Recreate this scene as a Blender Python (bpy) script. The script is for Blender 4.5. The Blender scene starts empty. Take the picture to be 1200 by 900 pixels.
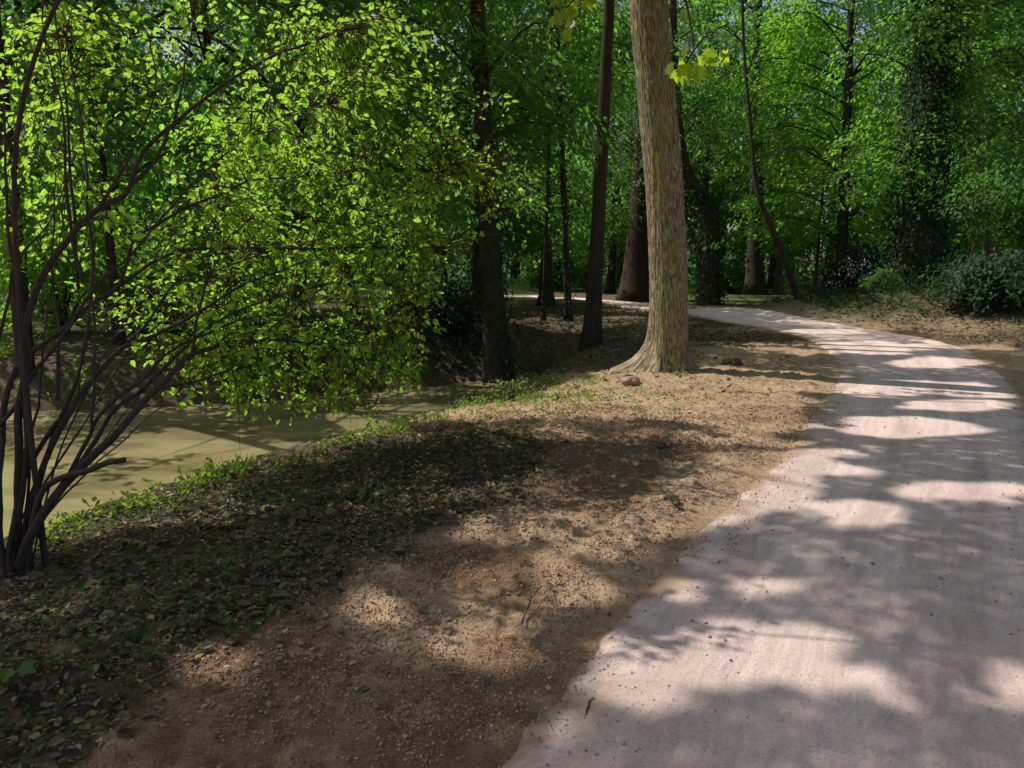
import bpy, math
import numpy as np
R = np.random.default_rng(11)
sc = bpy.context.scene
col = sc.collection
rad = math.radians

# ------------------------------------------------------------------ camera
PITCH = rad(9.15); CAMH = 1.6; FOC = 900.0
cam = bpy.data.cameras.new('camera'); cam.sensor_width = 36; cam.lens = 36 * FOC / 1200; cam.clip_end = 500; cam.clip_start = .05
co = bpy.data.objects.new('camera', cam); col.objects.link(co)
co.location = (0, 0, CAMH); co.rotation_euler = (rad(90) - PITCH, 0, 0); sc.camera = co
CP, SP = math.cos(PITCH), math.sin(PITCH)
def at(px, py, y):                       # world point seen at a photo pixel, y metres ahead
    u = (450 - py) / FOC; t = y / (CP + u * SP)
    return np.array([(px - 600) / FOC * t, y, CAMH + t * (-SP + u * CP)])
def ground(px, py, z=0.0):
    u = (450 - py) / FOC; t = (z - CAMH) / (-SP + u * CP)
    return np.array([(px - 600) / FOC * t, t * (CP + u * SP), z])
def project(P):
    d = P[:, 1] * CP - (P[:, 2] - CAMH) * SP
    up = P[:, 1] * SP + (P[:, 2] - CAMH) * CP
    d = np.where(d < .2, .2, d)
    return 600 + FOC * P[:, 0] / d, 450 - FOC * up / d

# ------------------------------------------------------------------ light
SUN_EL = rad(53); SUN_AZ = math.atan2(-.91, .41)
SUN = np.array([math.sin(SUN_AZ) * math.cos(SUN_EL), math.cos(SUN_AZ) * math.cos(SUN_EL), math.sin(SUN_EL)])
w = bpy.data.worlds.new('World'); sc.world = w; w.use_nodes = True
nt = w.node_tree
sky = nt.nodes.new('ShaderNodeTexSky'); sky.sky_type = 'NISHITA'; sky.sun_disc = False
sky.sun_elevation = SUN_EL; sky.sun_rotation = SUN_AZ; sky.air_density = 1; sky.dust_density = 3; sky.ozone_density = .4
nt.links.new(sky.outputs[0], nt.nodes['Background'].inputs[0]); nt.nodes['Background'].inputs[1].default_value = .138
sl = bpy.data.lights.new('sun', 'SUN'); sl.energy = 5; sl.angle = rad(.53); sl.color = (1, .97, .9)
so = bpy.data.objects.new('sun', sl); col.objects.link(so)
from mathutils import Vector
so.rotation_euler = Vector(SUN).to_track_quat('Z', 'Y').to_euler(); so.location = (-20, 10, 30)
sc.view_settings.view_transform = 'Standard'; sc.view_settings.look = 'None'; sc.view_settings.exposure = 0
sc.render.engine = 'CYCLES'; sc.cycles.use_denoising = True
sc.cycles.max_bounces = 7; sc.cycles.diffuse_bounces = 4; sc.cycles.glossy_bounces = 2; sc.cycles.transmission_bounces = 4
sc.cycles.caustics_reflective = False; sc.cycles.caustics_refractive = False

# ------------------------------------------------------------------ noise
def vnoise(x, y, s=0):
    xi = np.floor(x).astype(np.int64); yi = np.floor(y).astype(np.int64)
    fx = x - xi; fy = y - yi; fx = fx * fx * (3 - 2 * fx); fy = fy * fy * (3 - 2 * fy)
    def h(a, b):
        n = (a * 374761393 + b * 668265263 + s * 974634533) & 0xffffffff
        n = ((n ^ (n >> 13)) * 1274126177) & 0xffffffff
        return ((n ^ (n >> 16)) & 0xffff) / 65535.0
    return (h(xi, yi) * (1 - fx) + h(xi + 1, yi) * fx) * (1 - fy) + (h(xi, yi + 1) * (1 - fx) + h(xi + 1, yi + 1) * fx) * fy
def fbm(x, y, o=4, s=0):
    a = np.zeros_like(x); amp = .5
    for k in range(o):
        a += amp * vnoise(x, y, s + k); x = x * 2.03 + 7.1; y = y * 2.03 + 3.3; amp *= .5
    return a
def sm(e0, e1, x):
    t = np.clip((x - e0) / (e1 - e0), 0, 1); return t * t * (3 - 2 * t)

# ------------------------------------------------------------------ mesh helpers
def mk(name, V, F, mats, parent=None, smooth=False, mi=None):
    V = np.asarray(V, np.float32).reshape(-1, 3)
    if isinstance(F, np.ndarray): F = [F]
    F = [np.asarray(f, np.int32) for f in F if len(f)]
    me = bpy.data.meshes.new(name)
    me.vertices.add(len(V)); me.vertices.foreach_set('co', V.ravel())
    loops = np.concatenate([f.ravel() for f in F]); sizes = np.concatenate([np.full(len(f), f.shape[1], np.int32) for f in F])
    me.loops.add(len(loops)); me.loops.foreach_set('vertex_index', loops)
    me.polygons.add(len(sizes)); st = np.concatenate([[0], np.cumsum(sizes)[:-1]]).astype(np.int32)
    me.polygons.foreach_set('loop_start', st)
    if not isinstance(mats, (list, tuple)): mats = [mats]
    for m in mats: me.materials.append(m)
    if mi is not None: me.polygons.foreach_set('material_index', np.asarray(mi, np.int32))
    me.polygons.foreach_set('use_smooth', np.full(len(sizes), bool(smooth)))
    me.update(calc_edges=True); me.validate()
    o = bpy.data.objects.new(name, me); col.objects.link(o)
    if parent: o.parent = parent
    return o
def tag(o, label=None, cat=None, group=None, kind=None):
    for k, v in (('label', label), ('category', cat), ('group', group), ('kind', kind)):
        if v: o[k] = v
    return o
def thing(name, loc, label, cat, group=None):
    o = bpy.data.objects.new(name, None); col.objects.link(o); o.location = loc; o.empty_display_size = .2
    return tag(o, label, cat, group)
def nrm(v): return v / np.maximum(np.linalg.norm(v, axis=-1, keepdims=True), 1e-9)
def smoothline(P, n):
    P = np.asarray(P, float); m = len(P)
    t = np.linspace(0, m - 1, n); i = np.clip(np.floor(t).astype(int), 0, m - 2); f = (t - i)[:, None]
    g = lambda k: P[np.clip(k, 0, m - 1)]
    p0, p1, p2, p3 = g(i - 1), g(i), g(i + 1), g(i + 2)
    return .5 * (2 * p1 + (p2 - p0) * f + (2 * p0 - 5 * p1 + 4 * p2 - p3) * f ** 2 + (3 * p1 - p0 - 3 * p2 + p3) * f ** 3)
class MB:
    def __init__(s): s.V = []; s.F = []; s.n = 0
    def add(s, V, F): s.V.append(V); s.F.append(np.asarray(F) + s.n); s.n += len(V)
    def tube(s, P, r, k=7, wob=0.0):
        P = np.asarray(P, float); r = np.broadcast_to(np.asarray(r, float), (len(P),))
        T = nrm(np.gradient(P, axis=0)); a = np.array([.31, .95, .1]) if abs(T[:, 2]).mean() > .6 else np.array([0, 0, 1.])
        U = nrm(np.cross(T, a)); W = np.cross(T, U)
        th = np.arange(k) * 2 * math.pi / k; rr = r[:, None] * (1 + wob * (R.random((len(P), k)) - .5))
        V = P[:, None] + rr[..., None] * (np.cos(th)[None, :, None] * U[:, None] + np.sin(th)[None, :, None] * W[:, None])
        i, j = np.meshgrid(np.arange(len(P) - 1), np.arange(k), indexing='ij'); j2 = (j + 1) % k
        F = np.stack([i * k + j, i * k + j2, (i + 1) * k + j2, (i + 1) * k + j], -1).reshape(-1, 4)
        V = V.reshape(-1, 3); n = len(V); V = np.vstack([V, P[:1], P[-1:]]); q = np.arange(k); q2 = (q + 1) % k
        c1 = np.stack([np.full(k, n), q2, q, np.full(k, n)], 1)[:, :3]; e = (len(P) - 1) * k
        c2 = np.stack([np.full(k, n + 1), e + q, e + q2], 1)
        s.V.append(V); s.F.append(F + s.n); s.F.append(c1 + s.n); s.F.append(c2 + s.n); s.n += len(V)
    def build(s, name, mat, parent=None, smooth=True):
        q = [f for f in s.F if f.shape[1] == 4]; t = [f for f in s.F if f.shape[1] == 3]
        L = ([np.vstack(q)] if q else []) + ([np.vstack(t)] if t else [])
        return mk(name, np.vstack(s.V), L, mat, parent, smooth)
# leaf templates: x along the leaf, y across, z off the blade
OVATE = (np.array([(0, 0, 0), (.28, .26, .06), (.62, .24, .05), (1, 0, -.12), (.62, -.24, .05), (.28, -.26, .06)]), [(0, 3, 2, 1), (0, 5, 4, 3)])
DIAM = (np.array([(0, 0, 0), (.45, .33, .06), (1, 0, -.1), (.45, -.33, .06)]), [(0, 3, 2, 1)])
_m = [(0, 0), (.02, -.28), (.2, -.3), (.28, -.52), (.42, -.36), (.62, -.5), (.6, -.22), (.76, -.16), (1, 0), (.76, .16), (.6, .22), (.62, .5), (.42, .36), (.28, .52), (.2, .3), (.02, .28)]
MAPLE = (np.array([(x, y, .1 * abs(y) - .14 * x * x) for x, y in _m]), [(0, 1, 2, 3, 4), (0, 4, 5, 6, 7), (0, 7, 8), (0, 8, 9), (0, 9, 10, 11, 12), (0, 12, 13, 14, 15)])
BLADE = (np.array([(0, .04, 0), (.5, .035, .05), (1, 0, -.1), (.5, -.035, .05), (0, -.04, 0)]), [(0, 4, 3, 1), (1, 3, 2)])
def leaves(P, D, N, S, T):
    n = len(P); D = nrm(D); Y = nrm(np.cross(N, D)); Z = np.cross(D, Y); S = np.broadcast_to(S, (n,))
    V = T[0]; W = P[:, None] + S[:, None, None] * (V[None, :, :1] * D[:, None] + V[None, :, 1:2] * Y[:, None] + V[None, :, 2:] * Z[:, None])
    off = (np.arange(n) * len(V))[:, None]
    F = {}
    for f in T[1]: F.setdefault(len(f), []).append(off + np.array(f))
    return W.reshape(-1, 3), [np.vstack(v) for v in F.values()]
def leafmesh(name, P, D, N, S, T, mat, parent=None):
    V, F = leaves(P, D, N, S, T); return mk(name, V, F, mat, parent)

# ------------------------------------------------------------------ materials
def newmat(name):
    m = bpy.data.materials.new(name); m.use_nodes = True; n = m.node_tree.nodes; b = n['Principled BSDF']
    return m, n, m.node_tree.links, b, n['Material Output']
def noise(n, l, scale, detail=5, rough=.6, coord=None, dist=0):
    t = n.new('ShaderNodeTexNoise'); t.inputs['Scale'].default_value = scale; t.inputs['Detail'].default_value = detail
    t.inputs['Roughness'].default_value = rough; t.inputs['Distortion'].default_value = dist
    if coord is not None: l.new(coord, t.inputs['Vector'])
    return t.outputs['Fac']
def ramp(n, l, fac, stops):
    r = n.new('ShaderNodeValToRGB'); e = r.color_ramp.elements
    while len(e) < len(stops): e.new(.5)
    for k, (p, c) in enumerate(stops): e[k].position = p; e[k].color = (*c, 1)
    l.new(fac, r.inputs[0]); return r.outputs[0]
def mix(n, l, fac, a, b, mode='MIX'):
    m = n.new('ShaderNodeMix'); m.data_type = 'RGBA'; m.blend_type = mode
    for s, v in ((m.inputs[0], fac), (m.inputs[6], a), (m.inputs[7], b)):
        if hasattr(v, 'links'): l.new(v, s)
        else: s.default_value = v if not isinstance(v, tuple) else (*v, 1)
    return m.outputs[2]
def bump(n, l, h, strength, dist, b, prev=None):
    u = n.new('ShaderNodeBump'); u.inputs['Strength'].default_value = strength; u.inputs['Distance'].default_value = dist
    l.new(h, u.inputs['Height'])
    if prev is not None: l.new(prev, u.inputs['Normal'])
    l.new(u.outputs[0], b.inputs['Normal']); return u.outputs[0]
def leafmat(name, stops, trans, tf=.45, rough=.45, spec=.4):
    m, n, l, b, out = newmat(name)
    g = n.new('ShaderNodeNewGeometry'); c = ramp(n, l, g.outputs['Random Per Island'], stops)
    l.new(c, b.inputs['Base Color']); b.inputs['Roughness'].default_value = rough; b.inputs['Specular IOR Level'].default_value = spec
    t = n.new('ShaderNodeBsdfTranslucent'); l.new(mix(n, l, .75, c, trans), t.inputs[0])
    x = n.new('ShaderNodeMixShader'); x.inputs[0].default_value = tf
    l.new(b.outputs[0], x.inputs[1]); l.new(t.outputs[0], x.inputs[2]); l.new(x.outputs[0], out.inputs[0]); return m
G = lambda a, b, c: [(0, a), (.5, b), (1, c)]
M_maple = leafmat('maple_leaf', G((.035, .09, .016), (.07, .16, .026), (.12, .22, .04)), (.38, .78, .06), .56, .5, .28)
M_deep = leafmat('deep_green_leaf', G((.02, .06, .016), (.038, .1, .024), (.07, .15, .035)), (.2, .52, .06), .48, .5, .28)
M_shrub = leafmat('shrub_leaf', [(0, (.03, .08, .015)), (.45, (.07, .15, .02)), (.85, (.13, .2, .03)), (1, (.2, .2, .06))], (.52, .87, .07), .66, .45, .3)
M_young = leafmat('young_maple_leaf', G((.1, .2, .02), (.14, .25, .025), (.18, .28, .03)), (.68, .88, .05), .68)
M_ivy = leafmat('ivy_leaf', G((.012, .035, .014), (.022, .06, .022), (.04, .08, .03)), (.06, .18, .03), .2, .55, .12)
M_weed = leafmat('weed_leaf', G((.06, .13, .02), (.1, .19, .03), (.16, .22, .04)), (.4, .55, .04), .45)
M_weed2 = leafmat('creeping_leaf', G((.02, .045, .014), (.04, .08, .02), (.09, .13, .035)), (.15, .28, .04), .3, .55, .25)
M_litter = leafmat('dead_leaf', [(0, (.05, .035, .02)), (.3, (.11, .07, .035)), (.55, (.17, .115, .06)), (.72, (.07, .09, .03)), (.86, (.24, .18, .09)), (.96, (.3, .24, .06))], (.2, .14, .04), .15, .6, .3)
M_far = leafmat('far_leaf', G((.02, .07, .014), (.045, .115, .022), (.085, .165, .03)), (.26, .56, .05), .48, .55, .2)
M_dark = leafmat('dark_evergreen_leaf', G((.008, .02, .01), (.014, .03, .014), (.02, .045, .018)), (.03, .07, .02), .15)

def barkmat(name, a, b_, scale=6, moss=None, bstr=.7):
    m, n, l, b, out = newmat(name)
    tc = n.new('ShaderNodeTexCoord'); mp = n.new('ShaderNodeMapping'); mp.inputs['Scale'].default_value = (1, 1, .16); l.new(tc.outputs['Object'], mp.inputs[0])
    f = noise(n, l, scale * 3, 8, .7, mp.outputs[0], .5); f2 = noise(n, l, 1.4, 4, .6, tc.outputs['Object'])
    c = ramp(n, l, f, [(.3, a), (.7, b_)])
    if moss: c = mix(n, l, ramp(n, l, f2, [(.45, (0, 0, 0)), (.66, (.75, .75, .75))]), c, moss)
    l.new(c, b.inputs['Base Color']); b.inputs['Roughness'].default_value = .95; b.inputs['Specular IOR Level'].default_value = .15
    bump(n, l, f, bstr, .02, b); return m
M_bark = barkmat('dark_bark', (.022, .017, .012), (.075, .058, .042), 5, (.045, .05, .025))
M_bark_red = barkmat('reddish_bark', (.022, .015, .011), (.07, .045, .035), 3)
M_bark_grey = barkmat('grey_bark', (.06, .052, .042), (.19, .165, .13), 4)
M_stem = barkmat('shrub_stem_bark', (.03, .022, .017), (.095, .07, .054), 16, None, .4)
M_twig = barkmat('twig_bark', (.045, .028, .016), (.11, .07, .04), 20, None, .2)

def trunk_main():
    m, n, l, b, out = newmat('furrowed_maple_bark')
    bu = n.new('ShaderNodeAttribute'); bu.attribute_name = 'barkuv'; am = n.new('ShaderNodeAttribute'); am.attribute_name = 'moss'
    mp = n.new('ShaderNodeMapping'); mp.inputs['Scale'].default_value = (1, .17, 1); l.new(bu.outputs['Vector'], mp.inputs[0])
    mq = n.new('ShaderNodeMapping'); mq.inputs['Scale'].default_value = (1, .3, 1); l.new(bu.outputs['Vector'], mq.inputs[0])
    f = noise(n, l, 46, 3, .55, mp.outputs[0], .8); f3 = noise(n, l, 120, 4, .7, mq.outputs[0], .3); f2 = noise(n, l, 3.5, 5, .65, mq.outputs[0])
    c = ramp(n, l, f, [(.35, (.07, .05, .034)), (.45, (.27, .2, .132)), (.6, (.5, .385, .25))])
    c = mix(n, l, .7, c, ramp(n, l, f3, [(.3, (.55, .5, .45)), (.6, (1, 1, 1))]), 'MULTIPLY')
    c = mix(n, l, ramp(n, l, f2, [(.4, (0, 0, 0)), (.62, (.6, .6, .6))]), c, mix(n, l, .5, c, (.2, .165, .125)))
    mm = n.new('ShaderNodeMath'); mm.operation = 'MULTIPLY'; l.new(ramp(n, l, f, [(.36, (.15, .15, .15)), (.55, (.9, .9, .9))]), mm.inputs[0]); l.new(am.outputs['Fac'], mm.inputs[1])
    c = mix(n, l, mm.outputs[0], c, (.28, .28, .09))
    l.new(c, b.inputs['Base Color']); b.inputs['Roughness'].default_value = .95; b.inputs['Specular IOR Level'].default_value = .15
    u = bump(n, l, ramp(n, l, f, [(.36, (0, 0, 0)), (.56, (1, 1, 1))]), .85, .02, b); bump(n, l, f3, .6, .008, b, u); return m
M_trunk = trunk_main()

def groundmat():
    m, n, l, b, out = newmat('woodland_soil')
    tc = n.new('ShaderNodeTexCoord'); o = tc.outputs['Object']
    a = n.new('ShaderNodeAttribute'); a.attribute_name = 'litter'; g = n.new('ShaderNodeAttribute'); g.attribute_name = 'grass'
    big = noise(n, l, .9, 5, .6, o); mid = noise(n, l, 14, 6, .7, o); fine = noise(n, l, 110, 4, .8, o)
    soil = ramp(n, l, mid, [(.25, (.35, .225, .135)), (.55, (.62, .42, .255)), (.8, (.76, .555, .365))])
    soil = mix(n, l, ramp(n, l, big, [(.4, (0, 0, 0)), (.65, (1, 1, 1))]), soil, mix(n, l, .55, soil, (.46, .305, .185)))
    soil = mix(n, l, .5, soil, ramp(n, l, fine, [(.35, (.35, .33, .3)), (.65, (1, 1, 1))]), 'MULTIPLY')
    shd = n.new('ShaderNodeAttribute'); shd.attribute_name = 'soil_shade'; soil = mix(n, l, shd.outputs['Fac'], soil, mix(n, l, 1.0, soil, (.5, .44, .4), 'MULTIPLY'))  # soil colour multiplied darker where shade is painted in
    vo = n.new('ShaderNodeTexVoronoi'); vo.inputs['Scale'].default_value = 17; l.new(o, vo.inputs['Vector'])
    sep = n.new('ShaderNodeSeparateColor'); l.new(vo.outputs['Color'], sep.inputs[0])
    lit = ramp(n, l, sep.outputs[0], [(0, (.035, .026, .017)), (.4, (.1, .066, .038)), (.7, (.15, .105, .06)), (.85, (.06, .08, .025)), (1, (.2, .15, .075))])
    lit = mix(n, l, .5, lit, ramp(n, l, mid, [(.3, (.4, .4, .4)), (.7, (1, 1, 1))]), 'MULTIPLY')
    c = mix(n, l, a.outputs['Fac'], soil, lit)
    gr = ramp(n, l, mid, [(.3, (.04, .075, .018)), (.7, (.1, .15, .03))])
    c = mix(n, l, g.outputs['Fac'], c, gr)
    l.new(c, b.inputs['Base Color']); b.inputs['Roughness'].default_value = .95; b.inputs['Specular IOR Level'].default_value = .2
    h = n.new('ShaderNodeMath'); h.operation = 'ADD'; l.new(noise(n, l, 60, 5, .8, o), h.inputs[0]); l.new(vo.outputs['Distance'], h.inputs[1])
    v2 = n.new('ShaderNodeTexVoronoi'); v2.inputs['Scale'].default_value = 60; l.new(o, v2.inputs['Vector']); v2.inputs['Randomness'].default_value = 1
    u = bump(n, l, ramp(n, l, v2.outputs['Distance'], [(.1, (1, 1, 1)), (.75, (0, 0, 0))]), .8, .012, b)
    u = bump(n, l, h.outputs[0], .6, .015, b, u); u = bump(n, l, noise(n, l, 28, 6, .75, o), .7, .02, b, u); bump(n, l, fine, .7, .006, b, u)
    return m
M_ground = groundmat()
def pathmat():
    m, n, l, b, out = newmat('pink_gravel_path')
    uv = n.new('ShaderNodeUVMap'); tc = n.new('ShaderNodeTexCoord'); o = tc.outputs['Object']
    mp = n.new('ShaderNodeMapping'); mp.inputs['Scale'].default_value = (1, .06, 1); l.new(uv.outputs[0], mp.inputs[0])
    streak = noise(n, l, 22, 5, .7, mp.outputs[0]); big = noise(n, l, 1.3, 5, .65, o); fine = noise(n, l, 130, 4, .75, o); sp = noise(n, l, 62, 5, .8, o)
    c = ramp(n, l, big, [(.3, (.83, .62, .545)), (.7, (.92, .725, .645))])
    c = mix(n, l, .55, c, ramp(n, l, streak, [(.3, (.62, .59, .58)), (.58, (1, 1, 1))]), 'MULTIPLY')
    c = mix(n, l, .75, c, ramp(n, l, fine, [(.32, (.4, .35, .33)), (.46, (.97, .96, .96)), (.55, (1, 1, 1))]), 'MULTIPLY')
    c = mix(n, l, .6, c, ramp(n, l, sp, [(.3, (.5, .46, .42)), (.48, (1, 1, 1))]), 'MULTIPLY')
    m2 = n.new('ShaderNodeMapping'); m2.inputs['Scale'].default_value = (1, .05, 1); l.new(uv.outputs[0], m2.inputs[0])
    c = mix(n, l, .8, c, ramp(n, l, noise(n, l, 3.2, 3, .5, m2.outputs[0]), [(.38, (.76, .74, .74)), (.56, (1, 1, 1))]), 'MULTIPLY')
    ed = n.new('ShaderNodeAttribute'); ed.attribute_name = 'edge'
    c = mix(n, l, ed.outputs['Fac'], c, (.38, .255, .155))
    l.new(c, b.inputs['Base Color']); b.inputs['Roughness'].default_value = .92; b.inputs['Specular IOR Level'].default_value = .2
    u = bump(n, l, streak, .45, .012, b); u = bump(n, l, sp, .6, .012, b, u); bump(n, l, fine, .9, .009, b, u); return m
M_path = pathmat()
def watermat():
    m, n, l, b, out = newmat('murky_water')
    tc = n.new('ShaderNodeTexCoord'); o = tc.outputs['Object']
    ms = n.new('ShaderNodeMapping'); ms.inputs['Scale'].default_value = (.55, 1.3, 1); ms.inputs['Rotation'].default_value = (0, 0, rad(-20)); l.new(o, ms.inputs[0]); f = noise(n, l, .8, 5, .6, ms.outputs[0], .8)
    l.new(ramp(n, l, f, [(.35, (.14, .112, .05)), (.65, (.34, .28, .14))]), b.inputs['Base Color'])
    b.inputs['Roughness'].default_value = .03; b.inputs['IOR'].default_value = 1.33
    bump(n, l, noise(n, l, 6, 4, .55, o), .22, .035, b); return m
M_water = watermat()
def clodmat(name, a, b_):
    m, n, l, b, out = newmat(name); g = n.new('ShaderNodeNewGeometry'); tc = n.new('ShaderNodeTexCoord')
    c = ramp(n, l, g.outputs['Random Per Island'], [(0, a), (1, b_)])
    l.new(c, b.inputs['Base Color']); b.inputs['Roughness'].default_value = .95; b.inputs['Specular IOR Level'].default_value = .15
    bump(n, l, noise(n, l, 90, 5, .7, tc.outputs['Object']), .7, .008, b); return m
M_clod = clodmat('soil_crumb', (.16, .1, .06), (.48, .325, .2)); M_clod2 = clodmat('fine_soil_crumb', (.15, .094, .055), (.54, .365, .225)); M_dclod = clodmat('dark_soil', (.075, .052, .034), (.13, .092, .06))
M_grit = clodmat('path_grit', (.12, .09, .075), (.5, .38, .33))

# ------------------------------------------------------------------ terrain
PL = [(-3, -3), (-1.35, 0), (-.11, 2.23), (1.0, 4.29), (2.06, 5.9), (3.24, 8.19), (4.56, 10.69), (5.5, 13.3), (6.06, 15.98), (6.1, 18.45), (5.6, 20.8), (4.7, 24.5), (3.4, 29.2), (1.8, 33.35), (-1.2, 38)]
PR = [(-.9, -3), (.8, 0), (2.15, 2.22), (3.3, 4.08), (4.38, 5.9), (5.55, 7.88), (6.98, 10.65), (7.7, 12.3), (8.5, 14.6), (8.77, 17.3), (8.4, 20.3), (7.2, 23.8), (5.7, 28), (4.1, 32.5), (1.2, 38.5)]
NP_ = 2100
EL, ER = smoothline(PL, NP_), smoothline(PR, NP_)
PC = (EL + ER) / 2; PHW = np.linalg.norm(EL - ER, axis=1) / 2
WATER = np.array([(-1.25, 10.8), (-2.3, 9.3), (-3.3, 7.6), (-4.1, 6.2), (-4.6, 4.9), (-5.8, 2.2), (-7, -3), (-16, -6), (-34, 2), (-34, 13), (-14, 12.6), (-7.4, 13.3), (-4.7, 14.1), (-2.8, 15.1), (-1.4, 16.1), (-.2, 17.4), (.5, 18.2), (.7, 17.6), (.3, 15.5), (-.25, 13)])
CREST = np.array([(-6.2, -2), (-4.4, 2), (-2.9, 4.4), (-2.45, 5.4), (-1.88, 6.5), (-1.05, 7.73), (-.1, 9.5), (.7, 11.2), (1.0, 13), (1.4, 16), (1.6, 19)])
def pathdist(x, y):          # signed distance to the path's edge, + outside
    out = np.empty(len(x)); C = PC[::9]; Wd = PHW[::9]
    for s in range(0, len(x), 20000):
        d = np.hypot(x[s:s + 20000, None] - C[None, :, 0], y[s:s + 20000, None] - C[None, :, 1]) - Wd[None]
        out[s:s + 20000] = d.min(1)
    return out
def waterdist(x, y):
    A = WATER; B = np.roll(WATER, -1, 0); best = np.full(len(x), 1e9); ins = np.zeros(len(x), bool)
    for a, b in zip(A, B):
        d = b - a; t = np.clip(((x - a[0]) * d[0] + (y - a[1]) * d[1]) / (d @ d), 0, 1)
        best = np.minimum(best, np.hypot(x - a[0] - t * d[0], y - a[1] - t * d[1]))
        c = ((a[1] > y) != (b[1] > y)); xi = (b[0] - a[0]) * (y - a[1]) / (b[1] - a[1] + 1e-12) + a[0]; ins ^= c & (x < xi)
    return np.where(ins, -best, best)
def crestdist(x, y):         # + on the path's side
    best = np.full(len(x), 1e9); sg = np.ones(len(x))
    for a, b in zip(CREST[:-1], CREST[1:]):
        d = b - a; t = np.clip(((x - a[0]) * d[0] + (y - a[1]) * d[1]) / (d @ d), 0, 1)
        e = np.hypot(x - a[0] - t * d[0], y - a[1] - t * d[1]); u = e < best
        best = np.where(u, e, best); sg = np.where(u, np.sign((x - a[0]) * d[1] - (y - a[1]) * d[0]), sg)
    return best * sg
def base(x, y):
    wd = waterdist(x, y)
    wd = wd + .35 * (fbm(x * 1.3, y * 1.3, 3, 40) - .45)
    z = np.where(wd < 0, -1.0 + np.maximum(wd, -1.5) * .4, 0)
    z = np.where(wd >= 0, -1.0 + .86 * sm(-.5, 1.35, wd) - .105, z) + .24 * sm(.9, 3.2, wd)
    z = np.where(wd < 0, np.minimum(z, -1.0 + .05), z)
    far = sm(15, 30, y)
    z = z + (fbm(x * .16, y * .16, 3, 9) - .45) * (.15 + .5 * far) * sm(1.5, 4, wd)
    z = z + .85 * np.exp(-(((x - 14.5) / 3.6) ** 2 + ((y - 23) / 2.6) ** 2)) + .42 * np.exp(-(((x - 9.8) / 2.6) ** 2 + ((y - 23.5) / 2.0) ** 2))
    return z
def litter_mask(x, y):
    n = (fbm(x * 1.7, y * 1.7, 4, 21) - .47) * 1.4
    B = np.array([(-1.6, 1.2), (-1.0, 2.7), (-.75, 3.7), (-.2, 4.6), (.15, 5.6), (.25, 6.6), (-.55, 7.7)])
    xb = np.interp(y, B[:, 1], B[:, 0]); m = sm(-.25, .35, xb + n - x) * sm(8.6, 7.2, y + n)
    a = sm(13.6, 15.5, y + n * 2) * (1 - .5 * sm(.45, .6, fbm(x * .5, y * .5, 3, 33)) * sm(30, 24, y))
    a = np.maximum(a, sm(11.9, 12.7, y + n) * sm(3.6, 2.6, x + n))
    left = sm(.2, -.3, crestdist(x, y)) * sm(9, 10, y)
    return np.clip(np.maximum(np.maximum(m, a * .9), left * .7), 0, 1)
def grass_mask(x, y):
    g = sm(.4, .55, fbm(x * .23 + 5, y * .23, 4, 52) + .3 * sm(40, 55, y)) * sm(26, 34, y)
    return np.maximum(g, .9 * np.exp(-(((x - 10) / 2.6) ** 2 + ((y - 23.5) / 1.6) ** 2)))
def height(x, y, pd=None):
    if pd is None: pd = pathdist(x, y)
    z = base(x, y); out = sm(-.14, .2, pd); amp = sm(60, 12, y)
    rough = (fbm(x * 2.1, y * 2.1, 4, 3) - .45) * .09 + (fbm(x * 7, y * 7, 3, 6) - .45) * .06 + np.maximum(fbm(x * 17, y * 17, 2, 8) - .36, 0) * .085
    lip = .005 * np.exp(-((pd - .16) / .12) ** 2)
    return z + out * (rough * amp + .012) + lip - .012 * (1 - sm(-.3, -.08, pd))
def grid_axis(lo, a, b, hi, step, g):
    c = list(np.arange(a, b, step)); s = step
    while c[-1] < hi: s *= g; c.append(c[-1] + s)
    s = step
    while c[0] > lo: s *= g; c.insert(0, c[0] - s)
    return np.array(c)
gx = grid_axis(-160, -3.6, 4.2, 160, .03, 1.045); gy = grid_axis(-40, 1.7, 7.5, 260, .03, 1.018)
X, Y = np.meshgrid(gx, gy); x = X.ravel(); y = Y.ravel()
pd = pathdist(x, y); z = height(x, y, pd)
i, j = np.meshgrid(np.arange(len(gy) - 1), np.arange(len(gx) - 1), indexing='ij'); k = i * len(gx) + j
F = np.stack([k, k + 1, k + 1 + len(gx), k + len(gx)], -1).reshape(-1, 4)
g = mk('ground', np.stack([x, y, z], 1), F, M_ground, None, True); tag(g, 'bare raked soil and leaf litter floor of the woodland', kind='structure')
def attr(o, name, v):
    a = o.data.attributes.new(name, 'FLOAT', 'POINT'); a.data.foreach_set('value', np.asarray(v, np.float32))
attr(g, 'litter', litter_mask(x, y)); attr(g, 'grass', grass_mask(x, y))
def soil_shade(x, y):  # patches of shade painted into the soil colour as a darker tint
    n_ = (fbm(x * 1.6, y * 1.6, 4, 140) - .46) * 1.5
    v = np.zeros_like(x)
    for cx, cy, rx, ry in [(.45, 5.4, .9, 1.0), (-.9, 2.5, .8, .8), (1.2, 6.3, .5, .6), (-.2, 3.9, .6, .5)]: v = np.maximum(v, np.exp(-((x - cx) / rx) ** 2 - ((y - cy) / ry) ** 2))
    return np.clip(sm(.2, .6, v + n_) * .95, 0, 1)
attr(g, 'soil_shade', soil_shade(x, y))
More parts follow.
